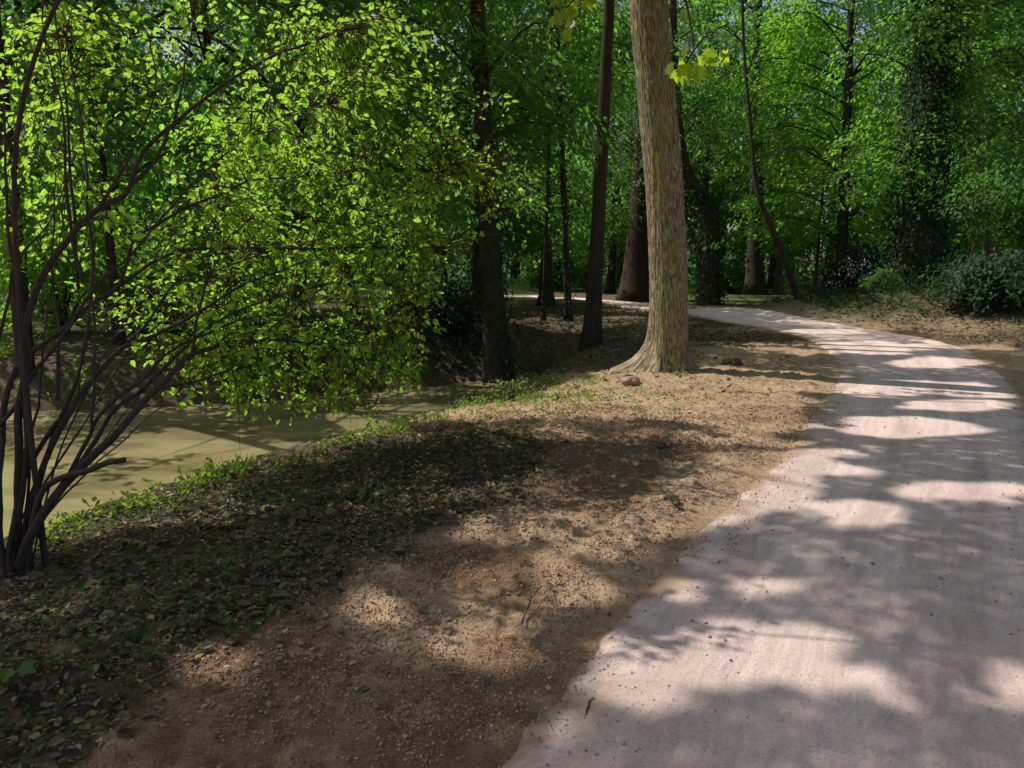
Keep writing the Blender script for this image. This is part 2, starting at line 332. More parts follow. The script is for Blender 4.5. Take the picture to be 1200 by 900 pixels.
# path
us = np.linspace(0, 1, 61); d = np.concatenate([[0], np.cumsum(np.linalg.norm(np.diff(PC, axis=0), axis=1))])
jl = (fbm(d * .9, d * 0, 2, 70) - .37) * .05 + (fbm(d * 7, d * 0, 3, 72) - .43) * .1; jr = (fbm(d * .9, d * 0 + 9, 2, 71) - .37) * .16 + (fbm(d * 7, d * 0, 3, 73) - .43) * .12
nd = nrm(ER - EL); e1 = EL + nd * jl[:, None]; e2 = ER + nd * jr[:, None]
ii = np.interp(np.linspace(0, d[-1], 1500), d, np.arange(NP_)); lerp = lambda A: np.stack([np.interp(ii, np.arange(NP_), A[:, k]) for k in range(2)], 1)
e1, e2 = lerp(e1), lerp(e2); dd = np.interp(ii, np.arange(NP_), d)
Pp = e1[:, None] * (1 - us)[None, :, None] + e2[:, None] * us[None, :, None]
x = Pp[..., 0].ravel(); y = Pp[..., 1].ravel(); pd = pathdist(x, y); eu = np.minimum(us, 1 - us)
z = base(x, y) + .012 + .01 * (fbm(x * 3, y * 3, 3, 77) - .45) - np.tile(.03 * sm(.04, 0, eu), 1500)
i, j = np.meshgrid(np.arange(1499), np.arange(60), indexing='ij'); k = i * 61 + j
F = np.stack([k, k + 1, k + 62, k + 61], -1).reshape(-1, 4)
p = mk('path', np.stack([x, y, z], 1), F, M_path, None, True); tag(p, 'pale pinkish gravel footpath curving away through the trees', kind='structure')
attr(p, 'edge', np.clip(np.tile(sm(.2, 0, eu), 1500) * sm(.36, .66, fbm(x * 7, y * 7, 4, 79) + .25 * np.tile(sm(.08, 0, eu), 1500)), 0, 1) )
uvl = p.data.uv_layers.new(name='UVMap'); lv = np.empty(len(p.data.loops), np.int32); p.data.loops.foreach_get('vertex_index', lv)
uvs = np.stack([np.tile(us * 2.1, 1500), np.repeat(dd, 61)], 1); uvl.data.foreach_set('uv', uvs[lv].astype(np.float32).ravel())
# water
wx, wy = np.linspace(-60, 3, 40), np.linspace(-12, 20, 30); X, Y = np.meshgrid(wx, wy)
i, j = np.meshgrid(np.arange(29), np.arange(39), indexing='ij'); k = i * 40 + j
wa = mk('water', np.stack([X.ravel(), Y.ravel(), np.full(X.size, -1.0)], 1), np.stack([k, k + 1, k + 41, k + 40], -1).reshape(-1, 4), M_water, None, True)
tag(wa, 'murky olive brown water of the stream', kind='structure')
def gz(px_, py_): return float(height(np.array([px_], float), np.array([py_], float))[0])

# ------------------------------------------------------------------ where the sun gets through the crowns
# gaps in the canopy: their sun flecks on the ground as (photo x, y, rx, ry)
FLECK = [(745, 470, 190, 36), (600, 476, 85, 20), (900, 455, 80, 18), (885, 490, 70, 34), (830, 555, 55, 30),
         (622, 688, 95, 34), (585, 750, 80, 34), (720, 640, 50, 13), (262, 774, 55, 20), (455, 715, 45, 20), (690, 690, 40, 20), (850, 600, 40, 14),
         (850, 762, 140, 40), (985, 790, 75, 20), (755, 795, 55, 34), (715, 745, 45, 24), (892, 686, 44, 11), (650, 845, 38, 14), (915, 575, 58, 16), (1005, 602, 58, 17), (1120, 582, 90, 12), (800, 690, 30, 14),
         (1060, 505, 120, 15), (1080, 452, 100, 8), (1130, 475, 80, 9), (1185, 800, 40, 26), (1020, 408, 75, 8), (970, 388, 50, 4), (1150, 398, 60, 13), (1100, 425, 60, 6),
         (60, 715, 60, 8), (20, 686, 26, 6), (140, 745, 30, 6), (115, 690, 26, 6), (120, 592, 120, 20), (330, 500, 170, 26), (520, 465, 60, 12), (200, 560, 90, 12), (420, 512, 70, 8)]
FL = np.array(FLECK, float)
BEAM = []                      # (point, radius, from distance): sunbeams that reach things above the ground
def open_sky(P):
    """True where a leaf would block one of the gaps"""
    t = (P[:, 2]) / SUN[2]; Q = P - SUN[None] * t[:, None]
    nx = (fbm(Q[:, 0] * 2.2, Q[:, 1] * 2.2, 3, 90) - .45); 
    px, py = project(Q); ok = Q[:, 1] > 1.0; res = np.zeros(len(P), bool)
    for a, b, rx, ry in FL:
        res |= ok & (((px - a) / rx) ** 2 + ((py - b) / ry) ** 2 + nx * 1.8 < .95)
    for c, r, dmin in BEAM:
        v = P - np.asarray(c)[None]; s = v @ SUN; e = np.linalg.norm(v - s[:, None] * SUN[None], axis=1)
        res |= (s > dmin) & (e + nx * .8 < r)
    return res
BEAM += [((-3.0, 9.6, -1), 1.2, 2), ((-4.8, 10.8, -1), .9, 2), ((-1.6, 12.6, -1), 1.2, 2), ((-5, 8.0, -1), .7, 2), ((10.6, 25.6, 4.4), 1.7, 1.0), ((10.2, 25.6, 2.9), 1.3, 1.0), ((13.2, 26, 6.5), 1.2, 1.0),
         ((-1.3, 6.4, 2.0), 1.45, 2.4), ((-1.0, 6.6, 2.9), 1.05, 2.0), ((-2.2, 6.3, 1.1), 1.3, 2.5), ((-1.5, 6.6, .8), 1.0, 2.2), ((-.2, 6.8, 1.9), .8, 1.8), ((-3.3, 4.8, -.2), .45, 3), ((-2.7, 5.8, -.2), .45, 3), ((-2.1, 7, -.2), .45, 3), ((-.6, 6.7, 1.4), .8, 1.8), ((.3, 7.0, 2.7), .6, 1.6), ((2.0, 11.3, 1.4), .8, 1.0), ((1.7, 11.3, .4), .8, 1.0),
         ((.9, 11, 4.9), .7, .5), ((2.4, 10.8, 4.6), .5, .5), ((1.5, 16, 5.5), 1.2, 1), ((-1, 22, 4), 1.5, 1), ((4, 30, 6), 2, 1), ((-6, 17, 4), 1.5, 1.5), ((17, 28, 6), 1.6, 1), ((2.1, 11.3, 2.3), .6, .5), ((2.05, 11.3, 3.2), .5, .5)]
BEAM += [((R.uniform(-8, 20), R.uniform(18, 34), R.uniform(2.5, 9)), R.uniform(1.0, 1.9), 1.0) for k in range(20)]

# ------------------------------------------------------------------ trees
def trunk_path(b, top, bend, n=26):
    t = np.linspace(0, 1, n)[:, None]; P = b * (1 - t) + top * t
    return P + np.sin(t * math.pi) * np.array(bend)[None] + np.stack([fbm(t[:, 0] * 4, t[:, 0] * 0 + b[1], 2, 5) - .4, fbm(t[:, 0] * 4, t[:, 0] * 0 + b[1], 2, 15) - .4, t[:, 0] * 0], 1) * .12 * t
def crown_pts(nb, per, lv, Rc, zlo, zhi, top, base_xy, droop=.5, spread=1.0, fill=None):
    """leaf centres, directions, normals and branch lines of one crown: branches carrying flat drooping leaf sprays"""
    br = []; C = []; O = []
    for b in range(nb):
        az = R.random() * 2 * math.pi; f = R.random(); z1 = zlo + (zhi - zlo) * f
        prof = math.sin(math.pi * min(1, .18 + .8 * f)) ** .6; L = Rc * prof * (.65 + .45 * R.random())
        s = np.array([base_xy(z1 - .25 * L)[0], base_xy(z1 - .25 * L)[1], z1 - .25 * L]); o = np.array([math.cos(az), math.sin(az), 0])
        e = np.array([base_xy(z1)[0], base_xy(z1)[1], z1]) + o * L - np.array([0, 0, droop * R.random() * L * .35])
        m = (s + e) / 2 + np.array([0, 0, .18 * L]); br.append((s, m, e))
        t = .25 + .8 * R.random(per) ** .7; q = (1 - t)[:, None] ** 2 * s + 2 * (t * (1 - t))[:, None] * m + (t ** 2)[:, None] * e
        q += R.normal(0, 1, (per, 3)) * np.array([.55, .55, .32]) * spread * (.5 + t[:, None]); C.append(q); O.append(np.tile(o, (per, 1)))
    C = np.vstack(C); O = nrm(np.vstack(O) + R.normal(0, .5, (len(C), 3)) * np.array([1, 1, 0]))
    return br, C, O
def spray_leaves(C, O, lv, rs, size, droop=.45):
    n = len(C) * lv; c = np.repeat(C, lv, 0); o = np.repeat(O, lv, 0); side = np.cross(o, np.array([0, 0, 1.]))
    tilt = np.repeat(R.normal(.5, .28, len(C)), lv)[:, None]
    a = (R.random(n) * 2 - 1)[:, None] * rs; b_ = R.normal(0, .42, n)[:, None] * rs
    u = o * np.cos(tilt) - np.array([0, 0, 1.]) * np.sin(tilt); N = nrm(np.array([0, 0, 1.]) * np.cos(tilt) + o * np.sin(tilt))
    P = c + a * u + b_ * side + N * R.normal(0, .09, n)[:, None]
    D = nrm(u + side * np.sign(b_) * R.random(n)[:, None] * 1.1 - np.array([0, 0, 1.]) * R.random(n)[:, None] * droop)
    Nn = nrm(N + R.normal(0, .38, (n, 3)))
    return P, D, Nn, size * (.65 + .6 * R.random(n))
def frame_free(P, margin=.5):   # a leaf above the picture's upper edge
    return P[:, 2] > CAMH + np.maximum(P[:, 1], 0) * .318 + margin
def ivy_leaves(P, r, z0, z1, dens, size=.1, thick=.12):
    L = z1 - z0; n = int(2 * math.pi * r.mean() * L * dens); zz = z0 + L * R.random(n); th = R.random(n) * 2 * math.pi
    cx = np.interp(zz, P[:, 2], P[:, 0]); cy = np.interp(zz, P[:, 2], P[:, 1]); rr = np.interp(zz, P[:, 2], r) + thick * R.random(n) * (.4 + 1.2 * vnoise(th * 2.5, zz * 1.5, 4))
    o = np.stack([np.cos(th), np.sin(th), th * 0], 1); Q = np.stack([cx, cy, zz], 1) + o * rr[:, None]
    D = nrm(np.array([0, 0, -1.]) + o * .45 + R.normal(0, .45, (n, 3))); return Q, D, nrm(o + R.normal(0, .4, (n, 3)) + np.array([0, 0, .35])), size * (.6 + .7 * R.random(n))

def tree(name, label, px, Y, r, H, lean=(0, 0), bend=(0, 0, 0), bark=None, crown=None, ivy=None, leaf=None, lsize=.15, trunk_pts=None, group=None, cat='tree', seed=None):
    x0 = at(px, 340, Y)[0]; z0 = gz(x0, Y); b = np.array([0, 0, -.15]); top = np.array([lean[0], lean[1], H])
    t = thing(name, (x0, Y, z0), label, cat, group); off = np.array([x0, Y, z0])
    P = smoothline([np.asarray(q) - off for q in trunk_pts], 26) if trunk_pts is not None else trunk_path(b, top, bend)
    s = np.linspace(0, 1, 26); rr = r * (1 - .72 * s) + r * .75 * np.exp(-s * H / (r * 2.2 + .12))
    mb = MB(); mb.tube(P, rr, 14, .1)
    bx = lambda zz: (np.interp(zz, P[:, 2], P[:, 0]), np.interp(zz, P[:, 2], P[:, 1]))
    if crown:
        nb, per, lv, Rc, zlo, zhi = crown
        br, C, O = crown_pts(nb, per, lv, Rc, zlo, zhi, top, bx)
        for s_, m, e in br:
            if R.random() < .6: mb.tube(smoothline([s_, m, e], 8), np.linspace(.018 * np.linalg.norm(e - s_) * .55 + .008, .006, 8), 5)
        Pl, D, N, S = spray_leaves(C, O, lv, .58, lsize)
        keep = ~open_sky(Pl + off)
        if r > .6: keep &= ~((np.abs(Pl[:, 0]) < 1.1) & (Pl[:, 1] < .4) & (Pl[:, 2] < 4.6))
        Pl, D, N, S = Pl[keep], D[keep], N[keep], S[keep]
        leafmesh('crown', Pl, D, N, S, DIAM if Y > 19 else OVATE, leaf or M_maple, t)
    mb.build('trunk', bark or M_bark, t)
    if ivy:
        leafmesh('ivy', *ivy_leaves(P, rr, *ivy), OVATE if Y < 20 else DIAM, M_ivy, t)
    return t

hi = lambda nb=22, Rc=3.6, a=8.5, b=15: (nb, 12, 20, Rc, a, b)
lo = lambda nb=40, Rc=4.2, a=2.6, b=12.5, per=19, lv=20: (nb, per, lv, Rc, a, b)
# --- trees with a trunk one can see
tree('slim_tree', 'slender bare dark trunk just left of the big sunlit trunk', 694, 16.4, .17, 15, (.5, .4), (.03, 0, 0), M_bark, hi(24, 3.4, 9, 15))
tree('ivy_tree', 'thin trunk wrapped in pale ivy, left of the slender dark trunk', 667, 21, .1, 12, (-.6, 0), (0, 0, 0), M_bark, hi(18, 2.6, 5.5, 12), (0, 4, 170, .1, .12))
tree('young_tree', 'very thin straight dark trunk, leftmost of the slim trunks behind the stream bank', 637, 21.5, .065, 9, (.2, 0), (0, 0, 0), M_bark, hi(14, 2, 4.2, 9))
tree('ivy_tree', 'thick black trunk with ivy standing on the stream bank behind the shrub tip', 585, 16.6, .27, 14, (-.6, .4), (-.1, 0, 0), M_bark, (30, 13, 22, 3.0, 4.4, 13), (.4, 6.5, 130, .11, .3), M_deep)
tree('old_tree', 'broad reddish brown trunk beyond the path, half hidden by the big sunlit trunk', 746, 32, .52, 16, (.3, 0), (0, 0, 0), M_bark_red, (40, 14, 22, 4.5, 4.6, 15), None, M_deep)
tp = [at(832, 360, 29) - np.array([0, 0, .3]), at(831, 330, 29), at(834, 270, 29), at(826, 235, 29), at(806, 205, 29), at(795, 150, 29), at(790, 60, 29), at(788, -60, 29)]
tree('ivy_tree', 'ivy-clad leaning trunk just right of the big sunlit trunk', 832, 29, .36, 14, trunk_pts=tp, bark=M_bark, crown=(26, 13, 20, 3.4, 6, 12), ivy=(0, 4.2, 200, .13, .25), leaf=M_deep)
tree('tall_tree', 'tall straight dark trunk beyond the path bend, thickest between the two ivy-clad trunks', 885, 35, .36, 18, (-.7, 0), (0, 0, 0), M_bark, hi(26, 4.5, 9, 18))
tp = [at(939, 366, 25.5), at(930, 335, 25.5), at(915, 290, 25.6), at(897, 250, 25.8), at(886, 215, 26), at(880, 150, 26), at(872, 60, 26), at(868, -60, 26)]
tree('leaning_tree', 'thin bare trunk leaning left beside the path bend', 939, 25.5, .12, 11, trunk_pts=tp, bark=M_bark, crown=(16, 12, 20, 2.6, 5.5, 10.5))
tree('pale_tree', 'small pale grey trunk far behind the thin leaning trunk', 912, 39, .2, 12, (-.1, 0), (0, 0, 0), M_bark_grey, hi(20, 3, 5, 12))
tree('young_tree', 'thin upright dark trunk beside the dark evergreen mass', 955, 36, .085, 9, (.1, 0), (0, 0, 0), M_bark, hi(14, 2.2, 4, 9))
tree('ivy_tree', 'massive trunk black with ivy at the right of the path', 1072, 25.5, .68, 16, (.1, .3), (0, 0, 0), M_bark, (50, 17, 20, 3.8, 4.3, 14), (0, 12, 330, .13, .5), M_maple)
tree('leaning_tree', 'grey trunk leaning left behind the mound at the right edge', 1166, 31, .27, 13, (-2.6, 0), (0, 0, 0), M_bark_grey, (30, 14, 22, 3.6, 4.5, 12.5))
tp = [at(1138, 352, 22), at(1143, 325, 22), at(1138, 300, 22), at(1146, 270, 22.2), at(1140, 235, 22.3), at(1150, 190, 22.4)]
tree('sapling', 'crooked sapling growing on the ivy mound', 1138, 22, .05, 4, trunk_pts=tp, bark=M_bark, crown=(16, 9, 18, 1.3, 2.4, 4.6), lsize=.12, cat='sapling', leaf=M_deep)
# --- low-branching trees that fill the wood
LOW = [(385, 34, M_maple, 'far leafy tree high behind the crown of the shrub'),
       (985, 28, M_maple, 'bright leafy tree with low layered branches left of the massive ivy trunk'),
       (1195, 27, M_deep, 'dark leafy tree at the right edge behind the mound'),
       (1125, 36, M_maple, 'pale green tree seen between the massive ivy trunk and the leaning grey trunk'),
       (905, 46, M_maple, 'distant leafy tree behind the tall straight trunk'),
       (822, 40, M_deep, 'dense dark tree behind the ivy-clad leaning trunk'),
       (715, 41, M_maple, 'leafy tree filling the gap between the slender dark trunk and the big trunk'),
       (640, 28, M_deep, 'dark leafy tree behind the slim trunks'),
       (560, 27, M_deep, 'dark leafy tree behind the thick black bank trunk'),
       (470, 25, M_maple, 'leafy tree on the far bank behind the right half of the shrub'),
       (412, 20.5, M_deep, 'leafy tree on the far bank behind the long level shrub branch'),
       (345, 17.5, M_maple, 'leafy tree on the far bank behind the middle of the shrub'),
       (262, 24.5, M_deep, 'dark tree on the far bank behind the arching stems'),
       (135, 15.6, M_deep, 'leafy tree on the far bank behind the upright stems'),
       (55, 24, M_deep, 'dark tree on the far bank at the upper left corner'),
       (1050, 44, M_deep, 'far tree behind the dark evergreen mass')]
for k, (px, Y_, lf, lab) in enumerate(LOW):
    tree('broadleaf_tree', lab, px, Y_, .1 if px == 135 else .16 + .08 * R.random(), 13 + 2 * R.random(), (R.normal(0, .4), 0), (0, 0, 0), M_bark, lo(54, 4.6, 2.5 if Y_ > 19 else 2.7, 14, 15, 22), None, lf, .2 if Y_ < 30 else .22)

# --- the big sunlit tree
tx, ty = 2.27, 11.35; tz = gz(tx, ty)
bt = thing('maple_tree', (tx, ty, tz), 'big sunlit tree with furrowed bark and flared root beside the path', 'tree')
cen = smoothline([np.array([at(785, 436, ty)[0] - tx, 0, -.2]), np.array([at(784.5, 400, ty)[0] - tx, 0, .35]), np.array([at(783, 300, ty)[0] - tx, 0, 1.6]), np.array([at(777, 200, ty)[0] - tx, 0, 2.9]), np.array([at(769, 100, ty)[0] - tx, .05, 4.0]), np.array([at(761, 0, ty)[0] - tx, .1, 5.2]), np.array([-.5, .1, 8.5]), np.array([-.7, .2, 13])], 520)
nth = 320; th = math.pi / 2 + np.linspace(0, 2 * math.pi, nth, endpoint=False); zz = cen[:, 2]
rad0 = np.interp(zz, [-.2, .1, .4, .9, 1.6, 3, 5.2, 9, 13], [.38, .31, .278, .273, .273, .27, .26, .2, .1])
TH, ZZ = np.meshgrid(th, zz); RR = np.repeat(rad0[:, None], nth, 1)
def lobe(a0, wd, h, amt): 
    dth = np.abs((TH - a0 + math.pi) % (2 * math.pi) - math.pi); return amt * np.exp(-(dth / wd) ** 2) * np.exp(-np.maximum(ZZ + .02, 0) / h)
for a0, wd, h, amt in [(math.pi * 1.02, .42, .2, .52), (math.pi * 1.28, .3, .2, .22), (math.pi * 1.62, .3, .16, .08), (.5, .4, .2, .25), (2.0, .4, .25, .4), (2.7, .3, .25, .35)]: RR = RR + lobe(a0, wd, h, amt)
fl = np.exp(-np.maximum(ZZ, 0) / .2)
RR = RR + (fbm(np.cos(TH) * 1.3 + 5 + ZZ * .3, np.sin(TH) * 1.3 + ZZ * .9, 3, 60) - .44) * .03 + (fbm(np.cos(TH) * 14 + 40, np.sin(TH) * 14 + ZZ * 2.5, 3, 61) - .44) * .02
V = np.stack([cen[:, 0][:, None] + RR * np.cos(TH), cen[:, 1][:, None] + RR * np.sin(TH), ZZ - .0 * TH], -1).reshape(-1, 3)
i, j = np.meshgrid(np.arange(519), np.arange(nth), indexing='ij'); j2 = (j + 1) % nth
to = mk('trunk', V, np.stack([i * nth + j, i * nth + j2, (i + 1) * nth + j2, (i + 1) * nth + j], -1).reshape(-1, 4), M_trunk, bt, True)
av = to.data.attributes.new('barkuv', 'FLOAT_VECTOR', 'POINT'); av.data.foreach_set('vector', np.stack([TH * .3, ZZ, ZZ * 0], -1).astype(np.float32).ravel())
dirm = np.clip(np.cos(TH - math.pi * 1.42), 0, 1) ** 1.5
attr(to, 'moss', (dirm * np.clip(.25 + 1.1 * sm(.42, .6, fbm(TH * 2.5, ZZ * 1.1, 3, 64)), 0, 1) * sm(9, 3, ZZ)).ravel())
# crown of the big tree, all above the picture except a few hanging sprays
boff = np.array([tx, ty, tz])
br, C, O = crown_pts(95, 18, 22, 7.5, 5.5, 15, None, lambda z_: (np.interp(z_, zz, cen[:, 0]), np.interp(z_, zz, cen[:, 1])), .4, 1.2)
P, D, N, S = spray_leaves(C, O, 24, .5, .15); kp = frame_free(P + boff, .4) & ~open_sky(P + boff); leafmesh('crown', P[kp], D[kp], N[kp], S[kp], DIAM, M_maple, bt)
for k in range(0, 95, 7):
    a, m, e = br[k]
    if a[2] > 6.0:
        mb = MB(); mb.tube(smoothline([a, m, e], 10), np.linspace(.11, .02, 10), 7); mb.build('limb', M_bark, bt)
def hanging(name, pts, nl, size, parent_off, parent):
    q = smoothline(pts, 14); mb = MB(); mb.tube(q - parent_off, np.linspace(.024, .006, 14), 5); tw = mb.build(name, M_twig, parent)
    k = R.integers(5, 14, nl); P = q[k] - parent_off + R.normal(0, .09, (nl, 3)); P[:, 2] -= .04
    D = nrm(R.normal(0, .6, (nl, 3)) + np.array([0, 0, -.7])); N = nrm(np.array([-.4, -.6, .6]) + R.normal(0, .35, (nl, 3)))
    leafmesh('foliage', P, D, N, size * (.75 + .5 * R.random(nl)), MAPLE, M_young, tw)
hanging('hanging_twig', [at(775, -60, 10.9), at(800, -10, 10.8), at(810, 35, 10.7), at(813, 56, 10.65)], 3, .2, boff, bt)
q = at(812, 70, 10.6) - boff; n = 16; P = q + R.normal(0, 1, (n, 3)) * np.array([.14, .08, .1]); mb = MB(); mb.tube(smoothline([at(811, 40, 10.68) - boff, at(812, 58, 10.63) - boff, q], 6), np.linspace(.008, .004, 6), 5); tw = mb.build('hanging_twig', M_twig, bt)
leafmesh('foliage', P, nrm(R.normal(0, .5, (n, 3)) + np.array([.2, 0, -.8])), nrm(np.array([-.5, -.7, .45]) + R.normal(0, .3, (n, 3))), .2 * (.8 + .4 * R.random(n)), MAPLE, M_young, tw)
hanging('hanging_twig', [at(740, -80, 10.4), at(705, -30, 10.3), at(672, 0, 10.2), at(648, 30, 10.1)], 16, .19, boff, bt)
hanging('hanging_twig', [at(745, -80, 10.8), at(715, -40, 10.7), at(690, -15, 10.6), at(678, 8, 10.6)], 9, .17, boff, bt)
# --- far-bank tree with an added unseen crown, shaped to shade the foreground
ov = thing('overhanging_tree', (-8.9, 13.9, gz(-8.9, 13.9)), 'far-bank tree by the left picture edge, with an unseen high crown added to shade the foreground', 'tree')
oo = np.array(ov.location); mb = MB(); q = smoothline([(0, 0, -.2), (.2, -.2, 3), (.7, -1, 5.5), (1.8, -2.8, 8), (3.2, -5.4, 10.5)], 24); mb.tube(q, np.linspace(.16, .06, 24), 12, .1); 
gp_ = np.stack([R.uniform(-3.5, 8, 5600), R.uniform(.8, 11, 5600), np.zeros(5600)], 1); hh_ = 7 + 5 * R.random(5600)
C = gp_ + SUN[None] * (hh_ / SUN[2])[:, None] - oo; O = nrm(C - np.array([1, -2.5, 8])); O[:, 2] = 0; O = nrm(O)
P, D, N, S = spray_leaves(C, O, 26, .5, .14); W_ = P + oo
kp = frame_free(W_, .3) & ~open_sky(W_) & (W_[:, 1] > 1.5); 
zz2 = R.uniform(1.9, 6.8, 210); C2 = np.stack([np.interp(zz2, q[:, 2], q[:, 0]), np.interp(zz2, q[:, 2], q[:, 1]), zz2], 1) + R.normal(0, 1, (210, 3)) * np.array([.8, .6, .2]); C2[:, 1] -= .35
O2 = nrm(R.normal(0, 1, (210, 3)) * np.array([1, 1, 0])); P2, D2, N2, S2 = spray_leaves(C2, O2, 22, .45, .13); k2 = ~open_sky(P2 + oo)
leafmesh('crown', np.vstack([P[kp], P2[k2]]), np.vstack([D[kp], D2[k2]]), np.vstack([N[kp], N2[k2]]), np.r_[S[kp], S2[k2]], DIAM, M_maple, ov)
for k in range(7):
    e = C[R.integers(0, 5600)]; s0 = q[R.integers(9, 22)]; mb.tube(smoothline([s0, (s0 + e) / 2 + np.array([0, 0, .4]), e], 8), np.linspace(.05, .01, 8), 6)
mb.build('trunk', M_bark, ov)

# ------------------------------------------------------------------ the multi-stemmed shrub
sb = np.array([at(22, 648, 4.05)[0], 4.05, gz(-2.6, 4.05)])
sh = thing('shrub', sb, 'large multi-stemmed shrub arching over the stream at the left', 'shrub')
STEM = [  # radius, (photo x, y, metres ahead)
 (.042, [(26, 652, 4.0), (46, 612, 4.0), (84, 558, 4.1), (148, 498, 4.3), (182, 456, 4.5), (224, 418, 4.8), (270, 401, 5.1), (320, 398, 5.4), (380, 405, 5.8), (430, 420, 6.1)]),
 (.030, [(36, 640, 4.0), (55, 572, 4.05), (97, 553, 4.0), (146, 538, 3.95)]),
 (.034, [(30, 650, 4.1), (42, 570, 4.2), (84, 477, 4.5), (139, 414, 4.8), (203, 380, 5.2), (296, 330, 5.7), (370, 300, 6.1)]),
 (.030, [(2, 640, 4.0), (2, 540, 4.1), (10, 450, 4.4), (63, 393, 4.7), (139, 338, 5.0), (190, 302, 5.3), (260, 292, 5.6), (350, 290, 6.0), (440, 290, 6.4), (520, 292, 6.7)]),
 (.030, [(24, 650, 4.1), (25, 600, 4.1), (30, 511, 4.2), (25, 384, 4.4), (12, 260, 4.6), (4, 120, 4.9)]),
 (.036, [(20, 650, 4.1), (22, 520, 4.2), (30, 420, 4.3), (39, 350, 4.4), (66, 295, 4.5), (109, 252, 4.7), (148, 225, 4.9), (171, 175, 5.1), (218, 132, 5.4), (272, 93, 5.7), (323, 66, 6.0), (389, 39, 6.4), (430, 20, 6.7)]),
 (.022, [(28, 640, 4.1), (60, 520, 4.4), (95, 430, 4.7), (106, 360, 5.0), (105, 260, 5.2), (98, 170, 5.4), (86, 90, 5.6), (70, 20, 5.8)]),
 (.016, [(95, 330, 4.6), (82, 253, 4.7), (75, 155, 4.8), (60, 78, 4.9), (47, 20, 5.0)]),
 (.016, [(90, 340, 4.6), (88, 250, 4.75), (80, 160, 4.9), (70, 60, 5.0), (62, -20, 5.1)]),
 (.026, [(12, 648, 4.0), (30, 560, 4.2), (70, 490, 4.5), (120, 430, 4.9), (160, 390, 5.2), (210, 330, 5.5), (290, 260, 5.9), (350, 215, 6.2)]),
 (.024, [(32, 640, 4.1), (90, 545, 4.3), (140, 480, 4.5), (185, 440, 4.8), (250, 380, 5.2), (330, 345, 5.6), (420, 330, 6.1), (490, 345, 6.5)]),
 (.022, [(30, 645, 4.05), (80, 560, 4.2), (110, 500, 4.3), (135, 470, 4.5), (180, 430, 4.7), (215, 400, 5.0), (300, 372, 5.4), (390, 372, 5.9), (460, 395, 6.3)]),
 (.020, [(148, 225, 4.9), (185, 185, 5.1), (205, 130, 5.3), (222, 60, 5.5), (232, -10, 5.7)]),
 (.016, [(109, 252, 4.7), (150, 190, 4.9), (180, 110, 5.2), (175, 40, 5.4)]),
 (.018, [(139, 338, 5.0), (160, 280, 5.2), (215, 245, 5.5), (290, 215, 5.9), (370, 205, 6.3), (470, 200, 6.8), (550, 205, 7.1)]),
 (.016, [(66, 470, 4.5), (70, 380, 4.8), (60, 300, 5.0), (66, 200, 5.2)]),
 (.015, [(110, 500, 4.3), (112, 420, 4.5), (108, 330, 4.7), (112, 270, 4.9)]),
 (.018, [(0, 500, 4.2), (40, 440, 4.4), (110, 340, 4.7), (180, 270, 5.0), (240, 200, 5.3), (330, 140, 5.7), (430, 110, 6.2)]),
 (.014, [(180, 456, 4.5), (235, 445, 4.9), (300, 430, 5.3), (350, 440, 5.6)]),
 (.014, [(224, 418, 4.8), (240, 330, 5.0), (255, 250, 5.3), (250, 170, 5.5)]),
 (.020, [(-20, 620, 4.2), (-20, 480, 4.4), (10, 350, 4.7), (25, 300, 4.9), (60, 260, 5.2), (90, 180, 5.5)]),
]
nodes = []
for k in range(5):
    x0 = R.uniform(-10, 45); ex = R.uniform(-30, 420); ey = R.uniform(-20, 330) if ex < 200 else R.uniform(120, 400); dd2 = R.uniform(5, 6.4); bow = R.uniform(-.1, .35)
    pt = []
    for t in np.linspace(0, 1, 7):
        pt.append((x0 + (ex - x0) * t ** (1.0 + bow) , 645 + (ey - 645) * t ** (1 - bow), 4.05 + (dd2 - 4.05) * t))
    STEM.append((R.uniform(.009, .015), pt))
for r_, pts in STEM:
    w0 = [at(*p_) for p_ in pts]
    if pts[0][1] > 615:
        c0 = (w0[0] - sb) * np.array([.55, .55, 1]) + sb; w0 = [np.array([c0[0], c0[1], gz(c0[0], c0[1]) - .12])] + w0
    q = smoothline(w0, len(pts) * 5) - sb; q = q + np.stack([fbm(np.arange(len(q)) * .35, q[:, 0] * 0 + r_ * 999, 2, a) - .37 for a in (1, 2, 3)], 1) * .05
    r_ = r_ * .7; rr = r_ * np.linspace(1, .28, len(q)) 
    if pts[-1] == (146, 538, 3.95): rr = r_ * np.linspace(.9, .75, len(q))
    mb = MB(); mb.tube(q, rr, 9, .16); mb.build('stem', M_stem, sh); nodes.append(q[len(q) // 3:])
q = smoothline([np.array([-2.6, 4.07, sb[2] - .1]), np.array([-2.72, 4.25, 1.2]), np.array([-2.7, 4.4, 2.4]), np.array([-2.2, 4.4, 3.3]), np.array([-1.4, 4.25, 3.75]), np.array([-.6, 4.1, 3.7])], 36) - sb  # added stem arching out of view to carry the shadow-casting sprays
mb = MB(); mb.tube(q, np.linspace(.018, .005, 36), 8, .16); mb.build('stem', M_stem, sh); nodes.append(q[18:])
nodes = np.vstack(nodes)
ATT = [(388, 220, 145, 170, 6.6, .75, 310), (370, 430, 135, 55, 6.5, .6, 180), (270, 430, 80, 55, 6.0, .5, 70), (600, 200, 40, 110, 7.2, .3, 22), (320, 290, 190, 160, 6.6, .9, 120), (230, 90, 240, 100, 6.7, .8, 90), (548, 205, 50, 70, 7.0, .3, 30), (465, 90, 85, 85, 6.8, .5, 110), (260, 330, 190, 110, 6.3, .7, 110), (478, 330, 45, 100, 6.7, .45, 70), (60, 160, 80, 160, 6.4, .6, 60)]
